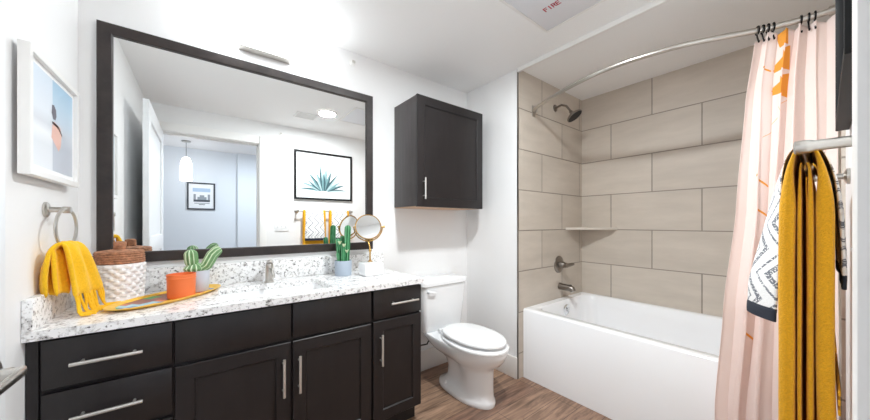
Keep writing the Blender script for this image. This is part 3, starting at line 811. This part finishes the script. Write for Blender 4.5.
for s in (-1, 1):
    b = nb(); lathe(b, [(.016, .0), (.015, .012), (.010, .019), (.001, .021)], (tx + s * .090, -.33, .042), 16, cap=False); obj('bolt_cap', b, 'plastic', tl)
def slabegg(z0, z1, yf, yb, hw, r=.006, sq=.8):
    return [egg(z0, yf + r, yb - r, hw - r, .5, sq=sq), egg(z0 + r * .5, yf, yb, hw, .5, sq=sq), egg(z1 - r, yf, yb, hw, .5, sq=sq), egg(z1 - r * .3, yf + r * .5, yb - r * .5, hw - r * .5, .5, sq=sq), egg(z1 + .001, yf + r * 2.2, yb - r * 2.2, hw - r * 2.2, .5, sq=sq)]
b = nb(); loft(b, slabegg(.405, .424, -.804, -.285, .187)); obj('seat', b, 'plastic', tl, smooth=50)
b = nb(); loft(b, slabegg(.442, .462, -.788, -.275, .174, .006)); obj('lid', b, 'plastic', tl, smooth=50)
for s in (-1, 1):
    b = nb(); tube(b, [(tx + s * .075 - .025, -.262, .410), (tx + s * .075 + .025, -.262, .410)], .015, 12); obj('hinge', b, 'plastic', tl)
sv = thing('shutoff_valve', 'small shut-off valve with a flexible hose behind the toilet', 'valve', (1.80, -.02, .21))
b = nb(); lathe(b, [(.024, -.0145), (.022, -.019), (.008, -.021), (.008, -.06)], (1.795, 0, .22), 18, 'Y'); tube(b, [(1.795, -.058, .205), (1.795, -.058, .25)], .010, 12); obj('valve_body', b, 'chrome', sv)
b = nb(); lathe(b, [(.014, -.06), (.017, -.066), (.017, -.078), (.012, -.082)], (1.795, 0, .22), 14, 'Y'); obj('valve_knob', b, 'rubber', sv)
b = nb(); tube(b, [(1.795, -.058, .25), (1.79, -.062, .285), (1.772, -.07, .31), (1.765, -.085, .29), (1.795, -.10, .262), (1.86, -.11, .262), (1.885, -.11, .30), (1.86, -.11, .34), (1.845, -.105, .382)], .0055, 8); obj('supply_hose', b, 'rubber', sv)

# ------------------------------------------------------------------ bathtub and fittings
tb = thing('bathtub', 'white alcove bathtub with a flat apron below the beige tiles', 'bathtub', (2.94, -1.34, 0))
XT, ZR = 2.464, .546; y0, y1 = YO + .011, YW - .002; x1 = XB - .002
b = nb(); n = 8
def tr_(x0, xx1, ya, yb, z, r): return rrect(x0, xx1, ya, yb, z, r, n)
outer = [tr_(XT, x1, y0, y1, 0.001, .006), tr_(XT, x1, y0, y1, ZR - .012, .006), tr_(XT + .004, x1, y0, y1, ZR - .003, .008), tr_(XT + .012, x1, y0, y1, ZR, .010)]
inn = [tr_(XT + .075, x1 - .055, y0 + .09, y1 - .060, ZR, .10), tr_(XT + .083, x1 - .062, y0 + .1, y1 - .066, ZR - .010, .11), tr_(XT + .10, x1 - .075, y0 + .14, y1 - .075, ZR - .10, .12),
       tr_(XT + .125, x1 - .10, y0 + .24, y1 - .10, .20, .13), tr_(XT + .16, x1 - .13, y0 + .30, y1 - .13, .13, .12), tr_(XT + .24, x1 - .21, y0 + .40, y1 - .21, .115, .10)]
loft(b, outer + inn, False, True)
obj('shell', b, 'acrylic', tb, smooth=50)
b = nb(); lathe(b, [(.046, .0), (.048, -.006), (.040, -.012), (.014, -.014), (.012, -.020), (.001, -.021)], (2.985, YW - .0735, .462), 28, 'Y', cap=False); obj('overflow_plate', b, 'chrome', tb)
b = nb(); box(b, 2.977, 2.993, YW - .103, YW - .093, .447, .487, .003); obj('overflow_lever', b, 'chrome', tb)
b = nb(); lathe(b, [(.03, 0), (.028, .004), (.001, .005)], (2.95, -.86, .1155), 24, cap=False); obj('drain', b, 'chrome', tb)
sx0 = 3.01
sp_ = thing('tub_spout', 'brushed nickel tub spout low on the tiled end wall', 'spout', (sx0, YW, .66))
b = nb(); tube(b, [(sx0, YW - .0005, .655), (sx0, YW - .012, .655)], .032, 20); tube(b, [(sx0, YW - .010, .655), (sx0, YW - .09, .652), (sx0, YW - .118, .645), (sx0, YW - .128, .628)], [.030, .029, .028, .024], 18); obj('spout_body', b, 'dnickel', sp_)
b = nb(); tube(b, [(sx0, YW - .108, .665), (sx0, YW - .108, .685)], [.006, .008], 10); obj('diverter', b, 'dnickel', sp_)
vv = thing('tub_valve', 'brushed nickel round bath mixer plate with lever above the tub spout', 'valve', (sx0, YW, .85))
b = nb(); lathe(b, [(.078, -.0005), (.076, -.006), (.060, -.012), (.030, -.016), (.028, -.05), (.024, -.056)], (2.995, YW, .852), 36, 'Y'); obj('plate', b, 'dnickel', vv)
b = nb(); tube(b, [(2.995, YW - .05, .852), (2.995, YW - .085, .852)], [.023, .020], 16); tube(b, [(2.975, YW - .072, .850), (3.04, YW - .078, .850), (3.10, YW - .082, .855)], [.017, .016, .013], 12, sq=.8); obj('lever', b, 'dnickel', vv)
sh = thing('shower_fixture', 'round brushed nickel shower head on a bent arm high on the tiled end wall', 'shower head', (2.96, YW, 2.245))
b = nb(); lathe(b, [(.032, -.0005), (.030, -.006), (.012, -.012)], (2.935, YW, 2.252), 24, 'Y'); tube(b, [(2.935, YW - .005, 2.252), (2.937, YW - .06, 2.262), (2.936, YW - .105, 2.240), (2.935, YW - .14, 2.19)], .0095, 12); obj('arm', b, 'dnickel', sh)
hc = Vector((2.935, YW - .147, 2.176)); dn = Vector((.12, -.55, -.80)).normalized(); R4 = dn.to_track_quat('Z', 'Y').to_matrix()
b = nb(); lathe(b, [(.001, -.012), (.014, -.010), (.016, .004), (.022, .014), (.054, .034), (.066, .046), (.066, .054), (.061, .056)], hc, 36, rot=R4, cap=False); obj('head', b, 'dnickel', sh)
b = nb(); lathe(b, [(.062, .0555), (.03, .057), (.001, .0572)], hc, 36, rot=R4, cap=False); o = obj('spray_face', b, 'rubber', sh); o['label'] = 'dark nozzle face'
# corner shelf
b = nb(); 
rc = [(XB - .001, YW - .001)] + [(XB - .001 - .0 , YW - .34 + .02)] + [(XB - .30 + .28 * (1 - cos(a)) , YW - .32 * 1 + .30 * (1 - sin(a))) for a in []] + [(XB - .265, YW - .001)]
pts = [Vector((XB - .001, YW - .001, 1.165)), Vector((XB - .305, YW - .001, 1.165)), Vector((XB - .285, YW - .045, 1.165)), Vector((XB - .055, YW - .30, 1.165)), Vector((XB - .001, YW - .325, 1.165))]
loft(b, [pts, [p + Vector((0, 0, .020)) for p in pts]]); o = obj('corner_shelf', b, mat('stone_shelf', '#d3cabf', .4), origin=(XB - .1, YW - .1, 1.165)); tag(o, 'beige stone corner shelf where the tiled walls meet', 'shelf')

# ------------------------------------------------------------------ curtain rod, hooks, curtain
rod_pts = [(2.600, YW - .004, 2.15), (2.543, -.66, 2.15), (2.443, -.904, 2.15), (2.392, -1.07, 2.15), (2.365, -1.209, 2.15), (2.363, -1.32, 2.15), (2.374, -1.42, 2.15), (2.412, -1.588, 2.15), (2.479, -1.731, 2.15), (2.551, -1.86, 2.15), (2.592, -1.98, 2.15), (2.605, YO + .014, 2.15)]
def cat(pts, sub=6):
    P = [Vector(p) for p in pts]; o = []
    for i in range(len(P) - 1):
        a, c, d, e = P[max(0, i - 1)], P[i], P[i + 1], P[min(len(P) - 1, i + 2)]
        for k in range(sub):
            t = k / sub
            o.append(.5 * ((2 * c) + (d - a) * t + (2 * a - 5 * c + 4 * d - e) * t * t + (3 * c - a - 3 * d + e) * t ** 3))
    o.append(P[-1]); return o
RP = cat(rod_pts)
def rod_at(y):
    for p, q in zip(RP, RP[1:]):
        if q.y <= y <= p.y: t = (y - p.y) / (q.y - p.y); return p + (q - p) * t
    return RP[-1]
rd = thing('curtain_rod', 'curved brushed nickel shower curtain rod spanning the bath alcove', 'curtain rod', (2.5, -1.3, 2.15))
b = nb(); tube(b, RP, .0135, 14); obj('rod', b, 'nickel', rd)
for yy, x, sgn in ((YW, 2.606, -1), (YO + .01, 2.605, 1)):
    b = nb(); box(b, x - .022, x + .022, min(yy, yy + sgn * .008), max(yy, yy + sgn * .008), 2.105, 2.195, .004); tube(b, [(x, yy + sgn * .006, 2.15), (x, yy + sgn * .03, 2.15)], .019, 16); obj('end_bracket', b, 'nickel', rd)

cy0, cy1 = -1.850, -2.072
cu = thing('shower_curtain', 'blush pink shower curtain with orange triangle print gathered at the end of the rod', 'curtain', (2.55, -1.93, .05))
NU, NV = 220, 150
b = nb(); V = []
uvl = None
def cpos(u, v):
    zt = 2.128 - .018 * (sin(u * pi * 5) ** 2) - .035 * max(0, 1 - u / .10)
    z = zt + (.055 - zt) * v
    y_top = cy0 + (cy1 - cy0) * u
    kk = [(0, cy0, None), (.13, -1.822, 2.565), (.40, -1.800, 2.505), (.62, -1.765, 2.43), (.85, -1.735, 2.412), (1.0, -1.735, 2.41)]
    rx = rod_at(y_top).x
    for (v0, ya, xa), (v1, yb_, xb_) in zip(kk, kk[1:]):
        if v0 <= v <= v1 + 1e-9:
            t = (v - v0) / (v1 - v0); t = t * t * (3 - 2 * t) * .35 + t * .65
            ya_ = ya + (yb_ - ya) * t; xa_ = (rx if xa is None else xa); x = xa_ + (xb_ - xa_) * t; break
    y = ya_ + (min(-2.072, -2.072 - .008 * v) - ya_) * u
    am = .015 + .012 * min(1, v * 2)
    f = 5.0
    ph = 2 * pi * f * u + .6 * sin(3 * u + 1)
    x += -am * cos(ph) * (1 - .25 * sin(9 * u)) + .006 * sin(17 * u + 4 * v)
    y += .012 * sin(2 * ph) * (.5 + v) + .006 * sin(5 * v + 11 * u)
    y = max(y, YO + .018)
    if z < .66: x = min(x, XT - .008)
    return Vector((x, y, z))
for j in range(NV + 1):
    V.append([b.verts.new(cpos(i / NU, j / NV)) for i in range(NU + 1)])
uvl = b.loops.layers.uv.new('UVMap')
for j in range(NV):
    for i in range(NU):
        f = b.faces.new((V[j][i], V[j + 1][i], V[j + 1][i + 1], V[j][i + 1]))
        for lp, (a, c) in zip(f.loops, ((j, i), (j + 1, i), (j + 1, i + 1), (j, i + 1))): lp[uvl].uv = (c / NU, a / NV)
TR = [[(.27, -.01), (.40, -.01), (.41, .034), (.31, .034)], [(.23, .085), (.42, .036), (.43, .09)], [(.23, .13), (.44, .096), (.45, .155)]]
LN = [((.45, .158), (.22, .24)), ((.18, .325), (.25, .352)), ((.20, .40), (.27, .425)), ((.16, .075), (.24, .088)), ((.26, .50), (.20, .55)), ((.22, .68), (.30, .72))]
for P_ in TR: P_[:] = [(u_ + .02, v_) for u_, v_ in P_]
M['peach'] = print_mat('blush_cotton', '#fdf1ec', '#f9b64a', TR, LN)
obj('fabric', b, 'peach', cu, smooth=180, solid=.0016)
# hooks
def make_hook(label):
    t = thing('curtain_hook', label, 'curtain hook', (0, 0, 0), 'black curtain hooks on the curved rod')
    b = nb(); tube(b, [(.019 * cos(a), 0, .019 * sin(a) - .001) for a in [radians(-75 + 330 * k / 24) for k in range(25)]], .0030, 8); obj('ring', b, 'black', t)
    b = nb(); tube(b, [(.006, 0, -.019), (.003, 0, -.03), (-.006, 0, -.05), (-.012, .0, -.062), (-.016, 0, -.056)], .0030, 8); tube(b, [(.019, 0, .0), (.026, 0, .006)], [.004, .007], 10); obj('hook', b, 'black', t)
    return t
spots = [(.010, 'leftmost black curtain hook, at the loose edge of the curtain'), (.085, 'second black curtain hook from the left on the rod'), (.155, 'third black curtain hook from the left on the rod'),
         (.23, 'fourth black curtain hook, left of the orange patch top'), (.60, 'black curtain hook right of the orange patch, first of its cluster'), (.70, 'black curtain hook in the middle of the right cluster'), (.78, 'rightmost black curtain hook, nearest the wall end of the rod')]
proto = None
for u, lab in spots:
    if proto is None: t = proto = make_hook(lab)
    else:
        t = proto.copy(); C.objects.link(t); t['label'] = lab
        for ch in list(proto.children):
            c = ch.copy(); C.objects.link(c); c.parent = t
    y = cy0 + (cy1 - cy0) * u; p = rod_at(y); q = rod_at(y - .01); d = (q - p)
    t.location = (p.x, y, 2.15); t.rotation_euler = (0, 0, math.atan2(d.y, d.x) + pi / 2)

# ------------------------------------------------------------------ opposite wall: towel bar, towels, agave print, switch
ZB, YB = 1.380, -2.022
bar = thing('towel_bar', 'brushed nickel towel bar on the wall right of the doorway', 'towel bar', (1.72, YO, ZB))
b = nb(); tube(b, [(1.405, YB, ZB), (2.09, YB, ZB)], .0085, 14); obj('rail', b, 'nickel', bar)
for x in (1.395, 2.10):
    b = nb(); lathe(b, [(.026, .0005), (.026, .007), (.020, .011), (.0105, .013), (.0105, .062), (.0125, .068), (.0135, .074), (.0135, .087), (.011, .0895)], (x, YO, ZB), 24, 'Y'); obj('bar_post', b, 'nickel', bar)

def drape(par, name, m, x0, x1, prof, th, hem=None, nx=14, amp=.003, seed=0, flare=None, uvs=False, hemmat=None):
    # a cloth folded over the rail: prof runs from the front hem over the bar to the back hem as (y, z)
    P = cat([(0, y, z) for y, z in prof], 6); bm = nb(); V = []
    uv = bm.loops.layers.uv.new('UVMap')
    L = [0]
    for a, c in zip(P, P[1:]): L.append(L[-1] + (c - a).length)
    for i, p in enumerate(P):
        row = []
        for k in range(nx + 1):
            t = k / nx; x = x0 + (x1 - x0) * t
            w = min(1, max(0, (ZB - p.z) / .3))
            n1 = noise.noise((x * 9 + seed, p.z * 4, p.y * 30)); n2 = noise.noise((x * 40 + seed, p.z * 40, 3))
            dy = (amp * 2.2 * n1 + amp * .5 * n2) * w
            y = p.y + dy
            if flare: x, y = flare(x, y, p.z, t, w, p.y > YB)
            row.append(bm.verts.new((x + .004 * n1 * w * (1 if t < .5 else .5), y, p.z)))
        V.append(row)
    for i in range(len(V) - 1):
        for k in range(nx):
            f = bm.faces.new((V[i][k], V[i][k + 1], V[i + 1][k + 1], V[i + 1][k]))
            for lp, (a, c) in zip(f.loops, ((i, k), (i, k + 1), (i + 1, k + 1), (i + 1, k))): lp[uv].uv = ((x1 - x0) * c / nx, L[a])
            zc = (P[i].z + P[i + 1].z) / 2
            if hem and ((P[i].y > YB and P[i].z < hem[0] and P[i+1].z <= hem[0] + 1) or (P[i].y < YB and P[i].z < hem[1])): f.material_index = 1
    zs = [v.co.z for v in bm.verts]
    o = obj(name, bm, [m, hemmat] if hemmat else m, par, smooth=80, solid=th, soff=0, sub=1)
    g = o.vertex_groups.new(name='thickness')
    for i, z in enumerate(zs): g.add([i], .26 + .74 * min(1, max(0, (ZB - .01 - z) / .10)), 'REPLACE')
    o.modifiers['solid'].vertex_group = 'thickness'; o.modifiers['solid'].thickness_vertex_group = 0
    return o
def towel_set(xa, xb, where, seed):
    t = thing('bath_towel', 'mustard yellow terry bath towel folded over the towel bar, ' + where, 'towel', ((xa + xb) / 2, YB, .6), 'mustard bath towels on the towel bar')
    drape(t, 'outer_fold', 'mustard', xa, xb, [(-1.999, .60), (-1.998, .75), (-1.998, .95), (-1.998, 1.15), (-1.999, 1.28), (-2.002, 1.345), (-2.010, 1.382), (YB, 1.3925), (-2.036, 1.384), (-2.045, 1.345), (-2.049, 1.28), (-2.050, 1.15), (-2.050, .95), (-2.051, .75), (-2.051, .56)], .025, nx=20, amp=.0012, seed=seed)
    drape(t, 'inner_fold', 'mustard', xa + .003, xb - .004, [(-2.0155, .61), (-2.0155, .80), (-2.0155, 1.0), (-2.0155, 1.2), (-2.0165, 1.33), (-2.018, 1.358)], .007, nx=14, amp=.0008, seed=seed + 5)
    drape(t, 'inner_fold', 'mustard', xa + .003, xb - .004, [(-2.026, 1.358), (-2.030, 1.33), (-2.031, 1.2), (-2.031, 1.0), (-2.031, .8), (-2.031, .57)], .010, nx=14, amp=.0008, seed=seed + 9)
    b = nb()
    for z in (.845, .865, .885):
        box(b, xa - .001, xb + .001, -2.0690, -2.0655, z - .006, z + .006, .001)
    obj('woven_band', b, 'mustard', t)
    h = thing('patterned_towel', 'white zigzag hand towel with navy hem over the mustard towel, ' + where, 'towel', ((xa + xb) / 2, YB, 1.0), 'zigzag hand towels on the towel bar')
    def flare(x, y, z, tt, w, front):
        if front:
            e = max(0, 1 - tt / .35); y += .044 * w ** 1.2 * (1 - .5 * e) ; y -= .030 * e * e * min(1, w * 1.3)
            x -= .012 * (1 - tt) * w
        return x, y
    drape(h, 'cloth', 'zig', xa + .026, xb - .035, [(-1.974, 1.002), (-1.974, 1.012), (-1.974, 1.030), (-1.975, 1.031), (-1.977, 1.15), (-1.982, 1.28), (-1.988, 1.345), (-2.002, 1.388), (YB, 1.3985), (-2.042, 1.390), (-2.058, 1.345), (-2.067, 1.28), (-2.073, 1.16), (-2.074, 1.121), (-2.074, 1.12), (-2.074, 1.10), (-2.074, 1.09)], .007, hem=(1.0305, 1.1205), nx=20, amp=.0022, seed=seed + 20, flare=flare, hemmat='navy')
towel_set(1.455, 1.735, 'nearer the doorway', 1.0)
towel_set(1.785, 2.055, 'farther from the doorway', 40.0)

ag = thing('framed_agave_print', 'black-framed agave plant print above the towel bar, seen in the mirror', 'picture', (1.755, YO + .012, 1.533))
x0, x1, z0, z1 = 1.368, 2.125, 1.535, 2.165
def fa(d, y): return [Vector((x0 + d, y, z0 + d)), Vector((x1 - d, y, z0 + d)), Vector((x1 - d, y, z1 - d)), Vector((x0 + d, y, z1 - d))]
b = nb(); loft(b, [fa(0, YO + .001), fa(0, YO + .0275), fa(.001, YO + .029), fa(.021, YO + .029), fa(.022, YO + .0275), fa(.022, YO + .012)], False, False); obj('frame', b, 'black', ag)
b = nb(); box(b, x0 + .015, x1 - .015, YO + .003, YO + .0115, z0 + .015, z1 - .015); obj('paper', b, 'paper', ag)
b = nb(); cx_, cz_ = 1.735, 1.655
for i, (a, L, w) in enumerate([(-76, .22, .03), (76, .21, .03), (-60, .235, .036), (60, .225, .036), (-46, .20, .04), (47, .20, .04), (-33, .25, .045), (32, .25, .045), (-18, .23, .05), (17, .24, .05), (-7, .30, .05), (5, .27, .052), (0, .2, .05)]):
    r = radians(a); d = Vector((sin(r), 0, cos(r))); s = Vector((cos(r), 0, -sin(r))); yy = YO + .0120 + i * .00012
    o = Vector((cx_ + .0009 * a, yy, cz_ - .03 * abs(sin(r)) * 0))
    prof = [(0, .5), (.2, .8), (.45, 1), (.7, .7), (.9, .28), (1, .02)]
    rows = [[o + d * L * 1.22 * t + s * w * .5 * k * q + Vector((0, 0, -.05 * t * t * abs(sin(r)))) for q in (-1, 0, 1)] for t, k in prof]
    V = [[b.verts.new(p) for p in rr_] for rr_ in rows]
    for u_ in range(len(V) - 1):
        for q in range(2):
            f = b.faces.new((V[u_][q], V[u_][q + 1], V[u_ + 1][q + 1], V[u_ + 1][q])); f.material_index = (i + q) % 3
obj('agave_drawing', b, [mat('agave_teal', '#6d9296', .6), mat('agave_dark', '#33535a', .6), mat('agave_pale', '#a5bdc0', .6)], ag, smooth=0, recalc=False)

sw = thing('light_switch_plate', 'white triple light switch plate beside the doorway', 'light switch', (1.225, YO, 1.18))
b = nb(); box(b, 1.145, 1.305, YO + .0005, YO + .007, 1.122, 1.238, .003); obj('plate', b, 'plastic', sw)
for x in (1.18, 1.225, 1.27):
    b = nb(); tube(b, [(x, YO + .005, 1.18), (x, YO + .016, 1.184), (x, YO + .024, 1.188)], [.006, .005, .004], 8); obj('toggle', b, 'plastic', sw)

# ------------------------------------------------------------------ hall: pendant, print, added fill light
pn = thing('pendant_light', 'lit frosted glass pendant hanging in the hall, seen in the mirror', 'pendant light', (.255, -3.735, 1.84))
b = nb(); lathe(b, [(.055, -.0005), (.055, -.012), (.048, -.022), (.008, -.026)], (.255, -3.735, HC), 28); obj('canopy', b, 'nickel', pn)
b = nb(); tube(b, [(.255, -3.735, HC - .024), (.255, -3.735, 2.20)], .003, 8); obj('cord', b, 'black', pn)
b = nb(); lathe(b, [(.02, 2.195), (.02, 2.21), (.008, 2.215)], (.255, -3.735, 0), 20); obj('socket_cap', b, 'nickel', pn)
b = nb(); lathe(b, [(.060, 1.86), (.070, 1.85), (.072, 1.87), (.066, 2.10), (.045, 2.18), (.02, 2.197)], (.255, -3.735, 0), 32); obj('glass_shade', b, 'pendglass', pn)
hp = thing('framed_hall_print', 'small black-framed print on the far hall wall, seen in the mirror', 'picture', (.43, YH, 1.445))
x0, x1, z0, z1 = .248, .615, 1.447, 1.89
b = nb(); loft(b, [[Vector((p.x, y, p.z)) for p in (Vector((x0 + d, 0, z0 + d)), Vector((x1 - d, 0, z0 + d)), Vector((x1 - d, 0, z1 - d)), Vector((x0 + d, 0, z1 - d)))] for d, y in ((0, YH + .001), (0, YH + .024), (.020, YH + .024), (.021, YH + .012))], False, False); obj('frame', b, mat('charcoal_frame', '#33383e', .5), hp)
b = nb(); box(b, x0 + .012, x1 - .012, YH + .003, YH + .011, z0 + .012, z1 - .012); obj('paper', b, 'paper', hp)
b = nb()
for (xa, xb, za, zb, mi) in ((.32, .55, 1.74, 1.80, 0), (.33, .36, 1.60, 1.70, 1), (.33, .545, 1.575, 1.61, 2), (.515, .545, 1.60, 1.70, 1), (.38, .50, 1.61, 1.655, 1), (.41, .47, 1.655, 1.685, 1), (.34, .54, 1.545, 1.557, 1), (.40, .48, 1.525, 1.535, 2)):
    poly(b, [(xa, YH + .0116, za), (xb, YH + .0116, za), (xb, YH + .0116, zb), (xa, YH + .0116, zb)], mi)
obj('picture_print', b, [mat('print_sky', '#b4cbe2', .6), mat('print_grey', '#9aa0a6', .6), mat('print_charcoal', '#4d545b', .6)], hp, smooth=0)
hl = thing('hall_fill_light', 'added round fill light on the hall ceiling, out of view beyond the doorway', 'ceiling light', (1.3, -3.1, HC))  # added fixture outside the mirror view, brightens the reflected hall
b = nb(); lathe(b, [(.17, -.0005), (.165, -.02), (.15, -.022)], (1.3, -3.1, HC), 36); obj('trim_ring', b, 'trim', hl)
b = nb(); lathe(b, [(.15, -.022), (.08, -.034), (.001, -.036)], (1.3, -3.1, HC), 36, cap=False); obj('lens', b, 'hallfill', hl)
l2 = bpy.data.lights.new('hall_fill_lamp', 'AREA'); l2.shape = 'DISK'; l2.size = .3; l2.energy = HALL_FILL_W; l2.color = (.80, .90, 1.0)
lo = bpy.data.objects.new('lamp', l2); C.objects.link(lo); lo.parent = hl; lo.location = (0, 0, -.05)
